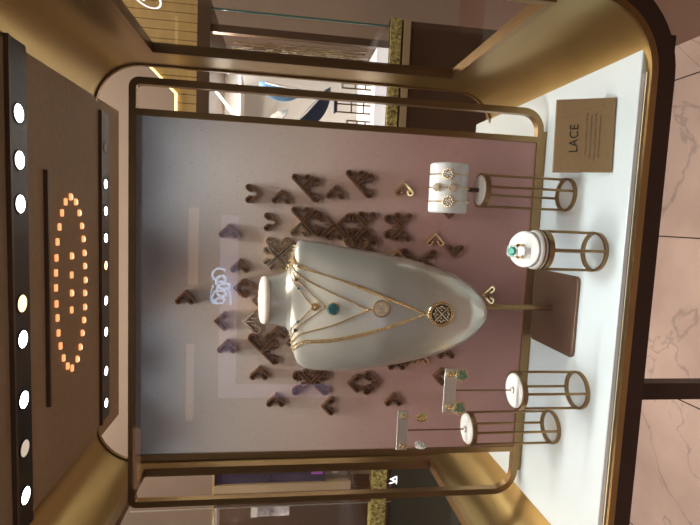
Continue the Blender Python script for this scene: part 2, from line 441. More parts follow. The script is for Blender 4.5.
ORN = [  # gold ones are bronze hearts with bright reflections put into the colour
 (0.1669, 0.4554, 'Ls', 'bronze', 'small lone bronze heart tip down, outer row, farthest toward the ceiling lights'),
 (0.1754, 0.4236, 'Bs', 'bronze', 'small lone bronze heart beside the outer two-heart motif nearer the ceiling'),
 (0.1774, 0.3946, 'TsRb', 'bronze', 'two-heart bronze motif of the outer row, between two small lone hearts'),
 (0.1865, 0.3416, 'Bs', 'bronze', 'small lone bronze heart standing between the two two-heart motifs of the outer row'),
 (0.1878, 0.3123, 'TsRb', 'bronze', 'two-heart bronze motif of the outer row, the nearer one to the bracelet roll'),
 (0.1256, 0.4269, 'Ls', 'bronze', 'small lone bronze heart tip down, just above the big lace row'),
 (0.1282, 0.3938, 'TsRbBs', 'bronze', 'three-heart bronze motif, one heart with a gold gleam in its colour, at the upper end of the big lace row'),
 (0.1252, 0.3415, 'LbRbBs', 'bronze', 'three-heart bow-shaped reddish motif in the middle of the big lace row'),
 (0.1253, 0.2906, 'TsLbBb', 'bronze', 'three-heart motif with a long diagonal bar, lower end of the joined big lace row'),
 (0.1261, 0.2331, 'LbTsBs', 'bronze', 'three-heart reddish motif standing alone between big lace row and bracelet roll'),
 (0.1965, 0.2338, 'Bs', 'gold', 'small lone heart with a yellow gold gleam in its colour, beside the white bracelet roll'),
 (0.12, 0.179, 'Bs', 'gold', 'small lone heart with a gold gleam in its colour, below the lone three-heart motif, curls towards the bust'),
 (0.0795, 0.1448, 'Ts', 'bronze', 'small copper lone heart next to the lower right edge of the bust'),
 (0.0738, 0.2041, 'LbRb', 'bronze', 'bow-shaped two-heart dark motif half hidden by the bust, below the big lace row'),
 (0.0917, 0.2393, 'Bs', 'gold', 'small heart with a gold gleam in its colour, peeping out beside the bow-shaped motif at the bust edge'),
 (0.0214, 0.095, 'Rs', 'gold', 'small heart with a bright gold gleam in its colour, directly below the bust tip beside the stem'),
 (0.1423, 0.1579, 'Ts', 'bronze', 'small heart mostly hidden behind the white bracelet roll'),
 (0.1211, 0.4998, 'Bs', 'bronze', 'small lone bronze heart on bare panel, right of and above the four-heart cluster'),
 (0.0688, 0.4825, 'Bs', 'bronze', 'small lone bronze heart directly above the four-heart cluster'),
 (0.0186, 0.5619, 'Bs', 'bronze', 'small lone bronze heart highest of all on the panel, nearest the ceiling'),
 (0.0238, 0.4923, 'Rs', 'bronze', 'small heart above the neck cap, tip up, curls facing its twin below'),
 (0.0231, 0.4561, 'Ls', 'bronze', 'small heart touching the neck cap, tip down, curls facing its twin above'),
 (0.0052, 0.4639, 'Rs', 'bronze', 'small heart mostly hidden behind the cream neck cap'),
 (0.0735, 0.4259, 'TbLsRbBs', 'gold', 'four-heart cluster with a gold gleam in its colour, between the neck and the right shoulder of the bust'),
 (-0.028, 0.5197, 'Rs', 'bronze', 'small lone heart tip up on the upper panel, over the left of the neck'),
 (-0.056, 0.4992, 'Bs', 'bronze', 'small lone heart just left of the tip-up heart on the upper panel'),
 (-0.0276, 0.4774, 'Rb', 'gold', 'large ornate lone heart with a gold gleam in its colour, with tip up beside the neck cap'),
 (-0.0339, 0.423, 'Bs', 'bronze', 'small lone heart in the hollow between neck and left shoulder'),
 (-0.0767, 0.449, 'TbRb', 'bronze', 'two-heart motif with a straight diagonal edge over the left shoulder'),
 (-0.0983, 0.4495, 'Bs', 'bronze', 'small lone heart just left of the diagonal two-heart motif over the left shoulder'),
 (-0.1421, 0.4226, 'Bs', 'bronze', 'small lone heart farthest left on the panel, above the big three-heart cross'),
 (-0.1265, 0.3684, 'LbTsRb', 'bronze', 'three-heart cross-shaped bronze motif just left of the left shoulder'),
 (-0.1268, 0.3103, 'Rs', 'bronze', 'small heart tip up with curls touching the large heart below it, left of the bust'),
 (-0.1264, 0.2556, 'Lb', 'bronze', 'large ornate heart tip down touching the small heart above it, left of the bust'),
 (-0.1642, 0.3511, 'Rs', 'bronze', 'small lone heart tip up, left of the three-heart cross and below it'),
 (-0.1432, 0.2328, 'Bs', 'bronze', 'small lone copper heart between the large tip-down heart and the earring bar'),
 (-0.0825, 0.2307, 'Bs', 'bronze', 'small heart half hidden at the left bust edge, uppermost of three there'),
 (-0.099, 0.2141, 'Ts', 'bronze', 'small heart half hidden at the left bust edge, middle one of three there'),
 (-0.0741, 0.1921, 'Bs', 'gold', 'small heart with a gold gleam in its colour, half hidden at the left bust edge, lowest of three there'),
 (-0.1164, 0.1687, 'Rs', 'bronze', 'small copper heart tip up partly behind the bar of the green earrings'),
 (-0.0639, 0.1489, 'Bs', 'bronze', 'small heart almost wholly hidden behind the lower left bust edge'),
 (-0.0615, 0.4096, 'Rs', 'bronze', 'small heart mostly hidden behind the top of the left shoulder'),
 (0.0785, 0.3057, 'Tb', 'gold', 'large heart with a gold gleam in its colour, half hidden behind the right bust edge, lobes showing'),
 (0.0925, 0.2795, 'Bs', 'bronze', 'small heart half hidden behind the right bust edge, below the large lobes'),
]
for x, z, spec, m, lab in ORN:
    t = thing('lace_ornament', lab, 'wall ornament', (x, 0, z), 'lace heart ornaments on the panel')
    parts = [spec[i:i + 2] for i in range(0, len(spec), 2)]
    for i, p in enumerate(parts):
        mm = m
        if spec == 'TsRbBs' and p == 'Bs': mm = 'gold'
        heart(t, p[1], p[0], mm, len(parts) > 1)

# ------------------------------------------------------------------ necklace bust
BR = [(0.0464, 0.4396), (0.0501, 0.4221), (0.055, 0.4121), (0.0686, 0.4067), (0.0865, 0.4028), (0.0975, 0.3999), (0.1015, 0.395), (0.1003, 0.3726), (0.0952, 0.3356), (0.0873, 0.2762), (0.0801, 0.2311), (0.0724, 0.2008), (0.0631, 0.1702), (0.0461, 0.139), (0.0285, 0.1226), (0.0074, 0.1135)]
BL = [(-0.0243, 0.4396), (-0.0267, 0.4228), (-0.0294, 0.4108), (-0.0398, 0.4046), (-0.0641, 0.4009), (-0.0809, 0.3943), (-0.0898, 0.3835), (-0.0928, 0.3579), (-0.0911, 0.3279), (-0.085, 0.2828), (-0.0757, 0.2378), (-0.0633, 0.1928), (-0.0515, 0.163), (-0.0318, 0.1337), (-0.0128, 0.1198), (0.0058, 0.1135)]
def interp(tab, z):      # tab = [(val, z)] falling in z
    if z >= tab[0][1]: return tab[0][0]
    for (a, za), (b, zb) in zip(tab, tab[1:]):
        if za >= z >= zb: return a + (b - a) * (za - z) / (za - zb)
    return tab[-1][0]
DF = [(.026, .46), (.026, .418), (.027, .405), (.030, .385), (.040, .34), (.050, .28), (.050, .21), (.042, .15), (.027, .122), (.006, .1122)]
DB = [(.020, .46), (.018, .41), (.014, .385), (.012, .30), (.010, .20), (.006, .13), (.002, .1122)]
BY = -.068
bust = thing('necklace_bust', 'pearl grey bust form on a brass stem, wearing four gold necklaces', 'display bust', (.008, BY, 0))
zs = [.4397, .435, .429, .423, .418, .4145, .4125, .4105, .4085, .4065, .4050, .4035, .4015, .398, .394, .388, .381, .372] + [.36 - .012 * i for i in range(18)] + [.150, .142, .135, .129, .124, .120, .117, .1145, .1128, .1122]
mb = MB(); N = 56; vs = []; fs = []
for z in zs:
    xl, xr = interp(BL, z), interp(BR, z); c = (xl + xr) / 2; w = (xr - xl) / 2
    df, db = interp(DF, z), interp(DB, z)
    wid = min(1, max(0, (w - .037) / .045)); n = 2 + .5 * wid
    for k in range(N):
        a = 2 * PI * k / N; ca, sa = math.cos(a), math.sin(a)
        x = c + w * math.copysign(abs(ca) ** (2 / n), ca)
        y = (z - .112) * .1037 + (-df if sa > 0 else db) * abs(sa) ** (2 / n)
        vs.append((x - .008, y, z))
for i in range(len(zs) - 1):
    for k in range(N): fs.append((i * N + k, i * N + (k + 1) % N, (i + 1) * N + (k + 1) % N, (i + 1) * N + k))
fs.append(tuple(range(N))); fs.append(tuple(range((len(zs) - 1) * N, len(zs) * N)))
mb.add(vs, fs)
body = mb.build('bust_body', 'bust', bust, smooth=70)
# cream cap on the neck, tipped a little forward
cp = MB().lathe([(.0001, .0105), (.027, .0105), (.0335, .0085), (.0358, .0052), (.0358, .003), (.0345, .0)], n=40)
cp.xform(Matrix.Translation((0.0110 - .008, .0310, .4397)) @ Matrix.Diagonal((1, .72, 1, 1)) @ Matrix.Rotation(math.radians(8), 4, 'X'))
cp.build('neck_cap', 'cream', bust)
MB().lathe([(.0045, .0), (.0045, .125)], n=16).xform(Matrix.Translation((.004, .004, .004))).build('stem', 'brass', bust)
bp_ = [(p[0], p[1]) for p in rrect(-.058, .060, -.059, .059, .008, 5)]
MB().prism(bp_, 0.0, .0042, 'z').build('base_plate', 'baseplate', bust, smooth=30, bevel=.001)
# surface of the bust for laying chains on it
bpts = [Vector((v.co.x + .008, v.co.y + BY, v.co.z)) for v in body.data.vertices]
bvh = BVHTree.FromPolygons(bpts, [tuple(p.vertices) for p in body.data.polygons])
def on_bust(x, z, off=.0012):
    h = bvh.ray_cast(Vector((x, -1, z)), Vector((0, 1, 0)))
    if h[0] is None: return Vector((x, BY, z)), Vector((0, -1, 0))
    return h[0] + h[1] * off * (1 if h[1].y < 0 else -1), h[1]
def resample(pts, step):
    out = [Vector(pts[0])]; carry = 0
    for a, b in zip(pts, pts[1:]):
        a = Vector(a); b = Vector(b); L = (b - a).length; d = step - carry
        while d <= L: out.append(a + (b - a) * (d / L)); d += step
        carry = (carry + L) % step if L else carry
    return out
def smooth2(pts, n=6):
    P = [Vector(p) for p in pts]; out = []
    for i in range(len(P) - 1):
        p0, p1, p2, p3 = P[max(i - 1, 0)], P[i], P[i + 1], P[min(i + 2, len(P) - 1)]
        for k in range(n):
            t = k / n
            out.append(.5 * ((2 * p1) + (p2 - p0) * t + (2 * p0 - 5 * p1 + 4 * p2 - p3) * t * t + (3 * p1 - p0 - 3 * p2 + p3) * t ** 3))
    out.append(P[-1]); return out
def chain(mb, xz, r=.0009, link=.0040, off=.0013):
    P = [on_bust(p[0], p[1], off)[0] for p in smooth2([(a, b) for a, b in xz])]
    mb.tube(P, r * .42, 5)
    for q in resample(P, link): mb.ball(q, r * 1.5, 6, 4)
def disc_pendant(mb, c, r, th=.003):
    mb.lathe([(0.0001, -th), (r * .92, -th), (r, -th * .5), (r, 0)], c=c, n=28, axis='y')
def rimbeads(mb, c, r, n, b, y=-.003):
    for k in range(n):
        a = 2 * PI * k / n; mb.ball((c[0] + r * math.cos(a), c[1] + y, c[2] + r * math.sin(a)), b, 6, 4)
NG = None
# 1: small flower
n1 = thing('necklace', 'shortest gold necklace on the bust, small gold flower pendant and two blue beads', 'necklace', (.0143, -.10, .3734))
def at(root, mb): return mb.xform(Matrix.Translation(-Vector(root.location)))
m_ = MB(); chain(m_, [(0.0699, 0.4066), (0.0557, 0.4077), (0.0467, 0.405), (0.0342, 0.3962), (0.0218, 0.3863), (0.0097, 0.3745)]); chain(m_, [(0.0085, 0.3742), (-0.0027, 0.3844), (-0.0151, 0.3953), (-0.0244, 0.4019), (-0.0392, 0.4045)]); at(n1, m_).build('chain', 'gold', n1)
c, nn = on_bust(0.0093, 0.3714, .001); m_ = MB(); disc_pendant(m_, c, .0052); rimbeads(m_, c, .0050, 10, .0015); rimbeads(m_, c, .0024, 5, .0014, -.0042); m_.ball((c.x, c.y - .0045, c.z), .0016); at(n1, m_).build('pendant', 'gold', n1)
for x, z in ((0.0335, 0.3956), (-0.0144, 0.3946)):
    c, _ = on_bust(x, z, .002); m_ = MB().ball(c, .0019, 10, 8); at(n1, m_).build('bead', 'teal', n1)
# 2: teal round
n2 = thing('necklace', 'gold necklace with a round teal stone pendant, second from the neck on the bust', 'necklace', (.0119, -.10, .3485))
m_ = MB(); chain(m_, [(0.0705, 0.4061), (0.0594, 0.405), (0.0484, 0.3998), (0.0376, 0.3884), (0.0255, 0.3748), (0.0103, 0.3575)]); chain(m_, [(0.009, 0.3575), (-0.0048, 0.3745), (-0.0177, 0.3899), (-0.0271, 0.3982), (-0.0433, 0.4035)]); at(n2, m_).build('chain', 'gold', n2)
c, _ = on_bust(0.0083, 0.3464, .001); m_ = MB(); disc_pendant(m_, c, .0088); rimbeads(m_, c, .0086, 22, .0012, -.0022); m_.tube([(c.x + .0012, c.y - .001, c.z + .0085), (c.x + .0018, c.y - .002, c.z + .0112)], .0012, 8); at(n2, m_).build('setting', 'gold', n2)
m_ = MB()
for k in range(37):
    rr = .0019 * math.sqrt(k) * 0.63 * 1.0; a = k * 2.39996
    rr = .0078 * math.sqrt((k + .5) / 37)
    m_.ball((c.x + rr * math.cos(a), c.y - .0034, c.z + rr * math.sin(a)), .0013, 6, 4)
at(n2, m_).build('stones', 'teal', n2)
for x, z in ((0.0464, 0.3988), (-0.0271, 0.3977)):
    c, _ = on_bust(x, z, .001); m_ = MB(); disc_pendant(m_, c, .0030, .002); rimbeads(m_, c, .0028, 8, .0009, -.0015); at(n2, m_).build('charm', 'gold', n2)
# 3: gold lace disc
def lace_disc(root, c, r, base, m_rim='gold', cross=True):
    m1 = MB(); disc_pendant(m1, c, r, .0026); at(root, m1).build('disc', base, root)
    m2 = MB()
    m2.tube([(c[0] + r * math.cos(2 * PI * k / 32), c[1] - .002, c[2] + r * math.sin(2 * PI * k / 32)) for k in range(32)], r * .07, 6, closed=True)
    m2.tube([(c[0] + r * .84 * math.cos(2 * PI * k / 32), c[1] - .0028, c[2] + r * .84 * math.sin(2 * PI * k / 32)) for k in range(32)], r * .035, 6, closed=True)
    rimbeads(m2, c, r * .92, 26, r * .07, -.0030)
    y = c[1] - .003
    for q in range(4):
        a0 = PI / 4 + q * PI / 2
        m2.tube([(c[0], y, c[2]), (c[0] + r * .74 * math.cos(a0), y, c[2] + r * .74 * math.sin(a0))], r * .055, 6)
        for s in (1, -1):
            a1 = q * PI / 2
            pts = []
            for k in range(9):
                t = k / 8; rr = r * (.66 - .18 * math.sin(t * PI * .9)); aa = a1 + s * (.55 - .43 * t)
                pts.append((c[0] + rr * math.cos(aa), y, c[2] + rr * math.sin(aa)))
            m2.tube(pts, r * .045, 6)
        m2.ball((c[0] + r * .62 * math.cos(q * PI / 2), y, c[2] + r * .62 * math.sin(q * PI / 2)), r * .085, 8, 6)
        m2.ball((c[0] + r * .32 * math.cos(q * PI / 2), y, c[2] + r * .32 * math.sin(q * PI / 2)), r * .07, 8, 6)
    at(root, m2).build('lace_tracery', m_rim, root)
n3 = thing('necklace', 'gold necklace with a round gold lace medallion, third from the neck on the bust', 'necklace', (.0131, -.10, .281))
m_ = MB(); chain(m_, [(0.0747, 0.405), (0.0624, 0.4035), (0.0489, 0.3899), (0.0316, 0.3514), (0.0206, 0.3235), (0.0106, 0.2999)], .0011); chain(m_, [(0.0088, 0.2999), (-0.0036, 0.3224), (-0.0172, 0.3495), (-0.0274, 0.3771), (-0.0353, 0.3936), (-0.0496, 0.4024)], .0011); at(n3, m_).build('chain', 'gold', n3)
c, _ = on_bust(0.0129, 0.2808, .001); lace_disc(n3, c, .0118, 'diamond')
m_ = MB().tube([(c.x - .001, c.y - .001, c.z + .0118), (c.x - .0016, c.y - .002, c.z + .0195)], .0014, 8); at(n3, m_).build('bail', 'gold', n3)
# 4: double strand and onyx medallion
n4 = thing('necklace', 'longest double strand gold necklace with a large black and gold lace medallion', 'necklace', (.008, -.09, .1957))
m_ = MB()
for P in ([(0.0784, 0.404), (0.0654, 0.3988), (0.0596, 0.3801), (0.0497, 0.3383), (0.038, 0.2969), (0.0256, 0.2617), (0.0085, 0.2201)], [(0.0821, 0.4035), (0.0683, 0.3977), (0.0615, 0.3802), (0.0467, 0.3314), (0.0335, 0.2939), (0.0223, 0.2616), (0.0085, 0.2201)],
          [(0.0067, 0.2201), (-0.0056, 0.253), (-0.0183, 0.2875), (-0.0295, 0.3213), (-0.0381, 0.3556), (-0.0429, 0.3884), (-0.0558, 0.4014)], [(0.0067, 0.2201), (-0.0072, 0.2529), (-0.0209, 0.2873), (-0.0328, 0.3212), (-0.0414, 0.3555), (-0.0465, 0.3873), (-0.0621, 0.4006)]):
    chain(m_, P, .0011)
at(n4, m_).build('chain', 'gold', n4)
c, _ = on_bust(0.0085, 0.1967, .001); lace_disc(n4, c, .0178, 'onyx')
m_ = MB().tube([(c.x, c.y - .001, c.z + .0178), (c.x - .001, c.y - .003, c.z + .0235)], .0016, 8); at(n4, m_).build('bail', 'gold', n4)

# ------------------------------------------------------------------ pedestals
def pedestal(label, x, y, h, r, a0=0, topmat='pad', tilt=None):
    t = thing('display_pedestal', label, 'jewellery stand', (x, y, 0), 'round brass pedestals on the white floor')
    MB().lathe([(r - .003, 0), (r, 0), (r, .005), (r - .003, .005)], n=40, closed=True).build('base_ring', 'brass', t)
    MB().lathe([(r - .003, h - .008), (r, h - .008), (r, h - .001), (r - .003, h - .001)], n=40, closed=True).build('top_ring', 'brass', t)
    MB().lathe([(.0001, h - .006), (r - .0032, h - .006), (r - .0032, h - .001), (r - .005, h + .001), (.0001, h + .001)], n=40).build('top_disc', topmat, t)
    for k in range(4):
        a = a0 + k * PI / 2
        lx, ly = (r - .0016) * math.cos(a), (r - .0016) * math.sin(a)
        MB().tube([(lx, ly, .004), (lx, ly, h - .006)], .0019, 8).build('leg', 'brass', t)
    return t
PA = pedestal('slim brass pedestal under the white bracelet roll', .1855, -.0755, .1390, .0250, .2)
PB = pedestal('short brass pedestal under the tilted ring cushion, at the front', .106, -.1540, .0830, .0268, .08)
PC = pedestal('brass pedestal carrying the green earrings, front one of the left pair', -.0905, -.1430, .0975, .0268, .14)
PD = pedestal('brass pedestal carrying the gold drop earrings, rear one of the left pair', -.170, -.0860, .1385, .0255, .14)

# bracelet roll
br = thing('bracelet_roll', 'white leather roll on a short dark stem, wearing three gold bracelets', 'bracelet holder', (.1855, -.0755, .140))
rollr, cz = .0278, .0455
mb = MB().lathe([(.0001, -.035), (rollr - .002, -.035), (rollr, -.033), (rollr, .033), (rollr - .002, .035), (.0001, .035)], c=(0, 0, cz), n=44, axis='x', sx=.82)
mb.build('roll', 'pad', br, smooth=40)
MB().tube([(0, 0, 0), (0, 0, .019)], .0032, 10).build('stem', 'dark', br)
def bracelet(label, dx, charms, mstone):
    b = thing('bracelet', label, 'bracelet', (.1855 + dx, -.0755, .140 + cz), 'bracelets on the white roll')
    m_ = MB(); n = 60
    P = [(0, .82 * (rollr + .0012) * math.cos(2 * PI * k / n), (rollr + .0012) * math.sin(2 * PI * k / n)) for k in range(n)]
    m_.tube(P, .0006, 5, closed=True)
    for p in P: m_.ball(p, .0011, 6, 4)
    m_.build('chain', 'gold', b)
    for ang, r, ms in charms:
        a = PI + ang                                   # -y is the front
        y, z = .82 * (rollr + .002) * math.cos(a), (rollr + .002) * math.sin(a)
        q = MB(); q.lathe([(.0001, -.0024), (r * .9, -.0024), (r, -.001), (r, .0012)], n=20, axis='y'); rimbeads(q, (0, 0, 0), r, 12, r * .2, -.0012)
        q.xform(Matrix.Translation((0, y, z)) @ Matrix.Rotation(ang, 4, 'X'))
        cm = q.build('charm', 'gold', b)
        q = MB()
        for k in range(12):
            rr = r * .82 * math.sqrt((k + .4) / 12); aa = k * 2.39996
            q.ball((rr * math.cos(aa), -.003, rr * math.sin(aa)), r * .17, 6, 4)
        q.xform(Matrix.Translation((0, y, z)) @ Matrix.Rotation(ang, 4, 'X')).build('stones', ms, cm)
    return b
bracelet('thin gold bracelet with one clear round flower charm, nearest the showcase side wall', .0185, [(-.35, .0066, 'diamond')], 'diamond')
bracelet('gold bracelet with two small round charms, middle of the white roll', 0.0, [(-.85, .0052, 'diamond'), (-.05, .0056, 'diamond')], 'diamond')
bracelet('gold bracelet with one round lace charm, nearest the bust', -.0195, [(-.28, .0070, 'diamond')], 'diamond')

# ring cushion and ring
rc = thing('ring_cushion', 'round white tilted cushion holding the emerald ring', 'ring holder', (.106, -.154, .084))
q = MB().lathe([(.0001, 0), (.0258, 0), (.0262, .002), (.0258, .0075), (.0250, .0085), (.0001, .0085)], n=40)
q.build('cushion_base', 'pad', rc)
q = MB(); n = 44; vs = []; fs = []
for k in range(n):
    a = 2 * PI * k / n; x, y = .0240 * math.cos(a), .0240 * math.sin(a)
    vs += [(x * .96, y * .96, .0087), (x, y, .0200 + y * .36), (x * .93, y * .93, .0220 + y * .36)]
for k in range(n):
    j = (k + 1) % n
    fs += [(3 * k, 3 * j, 3 * j + 1, 3 * k + 1), (3 * k + 1, 3 * j + 1, 3 * j + 2, 3 * k + 2)]
fs += [tuple(3 * k for k in reversed(range(n))), tuple(3 * k + 2 for k in range(n))]
q.add(vs, fs).build('cushion', 'pad', rc, smooth=40)
MB().lathe([(.0263, .0030), (.0270, .0030), (.0270, .0050), (.0263, .0050)], n=40, closed=True).build('piping', 'brass', rc)
rg = thing('finger_ring', 'gold ring with a square emerald in a diamond halo on the white cushion', 'ring', (.1035, -.1545, .1055))
MB().tube([(0.0085 * math.cos(2 * PI * k / 28), 0, .0045 + .0085 * math.sin(2 * PI * k / 28)) for k in range(28)], .0021, 8, closed=True).xform(Matrix.Rotation(math.radians(15), 4, 'X')).build('band', 'gold', rg)
h = MB()
RT = Matrix.Translation((0, -.0045, .0165)) @ Matrix.Rotation(math.radians(48), 4, 'X')
h.box(-.0062, .0062, -.0052, .0052, -.001, .001)
for k in range(20):
    a = 2 * PI * k / 20; d = max(abs(math.cos(a)), abs(math.sin(a))) ** .7; h.ball((.0072 * math.cos(a) / d, .0062 * math.sin(a) / d, .0012), .0014, 6, 4)
h.xform(RT).build('halo', 'diamond', rg)
st = MB(); lv = [(.0055, .0), (.0055, .0018), (.0036, .0036)]
vs = []; fs = []
for r, z in lv:
    for k in range(8):
        a = PI / 8 + k * PI / 4; vs.append((r * 1.12 * math.cos(a), r * .95 * math.sin(a), z + .001))
for i in range(2):
    for k in range(8): fs.append((i * 8 + k, i * 8 + (k + 1) % 8, (i + 1) * 8 + (k + 1) % 8, (i + 1) * 8 + k))
fs += [tuple(reversed(range(8))), tuple(range(16, 24))]
st.add(vs, fs).xform(RT).build('emerald', 'emerald', rg, smooth=0)

# earring bars
def tbar(label, x, y, z0, zt, w, hgt, tilt=0):
    t = thing('earring_bar', label, 'earring holder', (x, y, z0))
    MB().lathe([(.0001, 0), (.0048, 0), (.004, .0018), (.0014, .003), (.0001, .003)], n=20).build('foot', 'steel', t)
    MB().tube([(0, 0, .002), (0, 0, zt - z0)], .0011, 8).build('post', 'brass', t)
    MB().box(-w / 2, w / 2, -.0012, .0012, zt - z0, zt - z0 + hgt).build('bar', 'steel', t, smooth=0, bevel=.0005)
    return t
T1 = tbar('pale metal bar on a thin post holding the green drop earrings', -.0900, -.1430, .0985, .1810, .0610, .0170)
T2 = tbar('pale metal bar on a thin post holding the gold drop earrings, beside the frame edge', -.171, -.0860, .1395, .2290, .0595, .0160)
def stud(parent, r=.0042):
    q = MB(); q.lathe([(.0001, -.0035), (r * .8, -.003), (r, -.0012), (r, 0)], n=16, axis='y'); rimbeads(q, (0, 0, 0), r * .9, 8, r * .28, -.0022); q.ball((0, -.0035, 0), r * .4, 8, 6)
    q.build('stud', 'gold', parent)
def earring(label, x, y, z, kind):
    t = thing('earring', label, 'earring', (x, y, z), 'drop earrings on the two bars')
    stud(t)
    if kind == 'green':
        c = (0, -.002, -.0150)
        MB().tube([(0, -.002, -.004), (0, -.002, -.009)], .0008, 6).build('link', 'gold', t)
        q = MB(); disc_pendant(q, c, .0086, .003); rimbeads(q, c, .0085, 18, .0014, -.0015); d = q.build('drop', 'gold', t)
        q = MB()
        for k in range(30):
            rr = .0074 * math.sqrt((k + .5) / 30); a = k * 2.39996
            q.ball((c[0] + rr * math.cos(a), c[1] - .0034, c[2] + rr * math.sin(a)), .0012, 6, 4)
        q.build('stones', 'greenpave', d)
        q = MB()
        for k in range(7):
            rr = .0052 if k else 0; a = k * PI / 3
            q.ball((c[0] + rr * math.cos(a), c[1] - .0042, c[2] + rr * math.sin(a)), .0011, 6, 4)
        q.build('gold_points', 'gold', d)
    else:
        MB().tube([(0, -.002, -.004), (0, -.002, -.0205)], .0005, 6).build('link', 'gold', t)
        q = MB(); c = (0, 0, 0); disc_pendant(q, c, .0080, .0026); rimbeads(q, c, .0078, 16, .0014, -.0015); rimbeads(q, c, .0045, 9, .0017, -.003); q.ball((0, -.003, 0), .0018)
        rz = math.radians(78) if kind == 'turned' else math.radians(-20)
        q.xform(Matrix.Translation((0, -.002, -.0275)) @ Matrix.Rotation(rz, 4, 'Z')); q.build('drop', 'gold' if kind == 'lace' else 'diamond', t)
earring('green round drop earring on the front bar, nearer the bust', -.0670, -.1443, .1910, 'green')
earring('green round drop earring on the front bar, farther from the bust', -.1130, -.1443, .1910, 'green')
earring('gold lace disc drop earring facing forward on the rear bar', -.1490, -.0873, .2365, 'lace')
earring('drop earring turned edge on, rear bar end nearest the frame', -.1940, -.0873, .2365, 'turned')

# ------------------------------------------------------------------ LACE sign
sg = thing('sign_plaque', 'bronze plaque reading LACE leaning on the white floor near the front corner', 'sign', (.2585, -.1705, 0), rot=(math.radians(-24), 0, math.radians(2.5)))
SW, SH = .0955, .0725
MB().box(-SW / 2, SW / 2, -.0025, .0025, .0012, SH).build('plate', 'plate', sg, smooth=0, bevel=.0008)
MB().prism([(.0027, .002), (.040, -.0135), (.0027, SH * .85)], -.02, .02, 'x').build('easel', 'dark', sg, smooth=0)
cu = bpy.data.curves.new('lettering', 'FONT'); cu.body = 'LACE'; cu.size = .0150; cu.align_x = 'CENTER'; cu.extrude = .0003; cu.space_character = 1.06
to = bpy.data.objects.new('tmp', cu); COL.objects.link(to)
me = bpy.data.meshes.new_from_object(to.evaluated_get(bpy.context.evaluated_depsgraph_get())); bpy.data.objects.remove(to)
me.transform(Matrix.Translation((-.004, -.0028, SH - .0285)) @ Matrix.Rotation(PI / 2, 4, 'X')); me.materials.clear(); me.materials.append(M['ink'])
lo = bpy.data.objects.new('lettering', me); COL.objects.link(lo); lo.parent = sg
q = MB()
for row, (x0, x1) in enumerate(((-.022, .030), (-.026, .028), (-.028, .032), (-.024, .026))):
    z = SH - .0395 - row * .0052; x = x0 - .004
    while x < x1 - .004:
        w = random.uniform(.0022, .0055)
        xx = x
        while xx < x + w:
            q.box(xx, xx + .0005, -.00285, -.0025, z, z + random.choice((.0011, .0011, .0018))); xx += .0013
        x += w + .0011
q.build('small_print', 'ink', sg, smooth=0)

# ------------------------------------------------------------------ light strips
def light_strip(label, y0, y1, x0, x1, lamps, r, spot):
    t = thing('light_strip', label, 'ceiling light', ((x0 + x1) / 2, (y0 + y1) / 2, ZT - .004))
    cx, cy = t.location.x, t.location.y
    MB().box(x0 - cx, x1 - cx, y0 - cy, y1 - cy, -.0035, .002).build('channel', 'black', t, smooth=0)
    MB().box(x0 - cx - .004, x1 - cx, y0 - cy - .005, y0 - cy - .0002, -.006, 0).build('channel_lip', 'brown', t, smooth=0)
    for x, y, m in lamps:
        MB().lathe([(r * 1.25, -.0034), (r * 1.25, -.0045), (r * 1.02, -.0045), (r * 1.02, -.0034)], c=(x - cx, y - cy, 0), n=24, closed=True).build('lamp_bezel', 'black', t)
        MB().lathe([(.0001, -.0050), (r * .6, -.0048), (r, -.0042), (r, -.0034)], c=(x - cx, y - cy, 0), n=24).build('lamp', m, t)
        e, col = spot.get(m, (0, (1, 1, 1)))
        if e:
            l = bpy.data.lights.new('spot', 'SPOT'); l.energy = e; l.color = col; l.spot_size = math.radians(SPOT_SIZE); l.spot_blend = 1.0; l.shadow_soft_size = r
            lo_ = bpy.data.objects.new('spot', l); COL.objects.link(lo_); lo_.location = (x, y, ZT - .014)
            lo_.rotation_euler = (math.radians(SPOT_TILT if y < 0 else 0), 0, 0)
    return t
SPOT_SIZE = 70; SPOT_TILT = -11
FRONT_E, REAR_E = 5.0, 1.6
cool = (.93, .99, 1.0)
light_strip('black strip of round white spotlights in the ceiling over the front of the bust', -.0785, -.036, -.332, .345,
            [(0.2537, -.0572, 'lamp'), (0.1936, -.0572, 'lamp'), (0.1365, -.0572, 'lamp'), (0.0034, -.0572, 'lamp_warm'), (-0.0457, -.0572, 'lamp'), (-0.1303, -.0572, 'lamp'), (-0.1995, -.0572, 'lamp_dim'), (-0.2683, -.0572, 'lamp')],
            .0115, {'lamp': (FRONT_E, cool), 'lamp_warm': (FRONT_E * .5, (1, .62, .35)), 'lamp_dim': (FRONT_E * .3, (1, .9, .8))})
light_strip('black strip of smaller spotlights in the ceiling behind the backdrop panel', .240, .282, -.292, .318,
            [(0.2518, .261, 'lamp_off'), (0.1816, .261, 'lamp'), (0.1293, .261, 'lamp'), (0.0765, .261, 'lamp'), (0.022, .261, 'lamp_warm'), (-0.0487, .261, 'lamp'), (-0.112, .261, 'lamp'), (-0.1928, .261, 'lamp'), (-0.2598, .261, 'lamp')],
            .0088, {'lamp': (REAR_E, cool)})

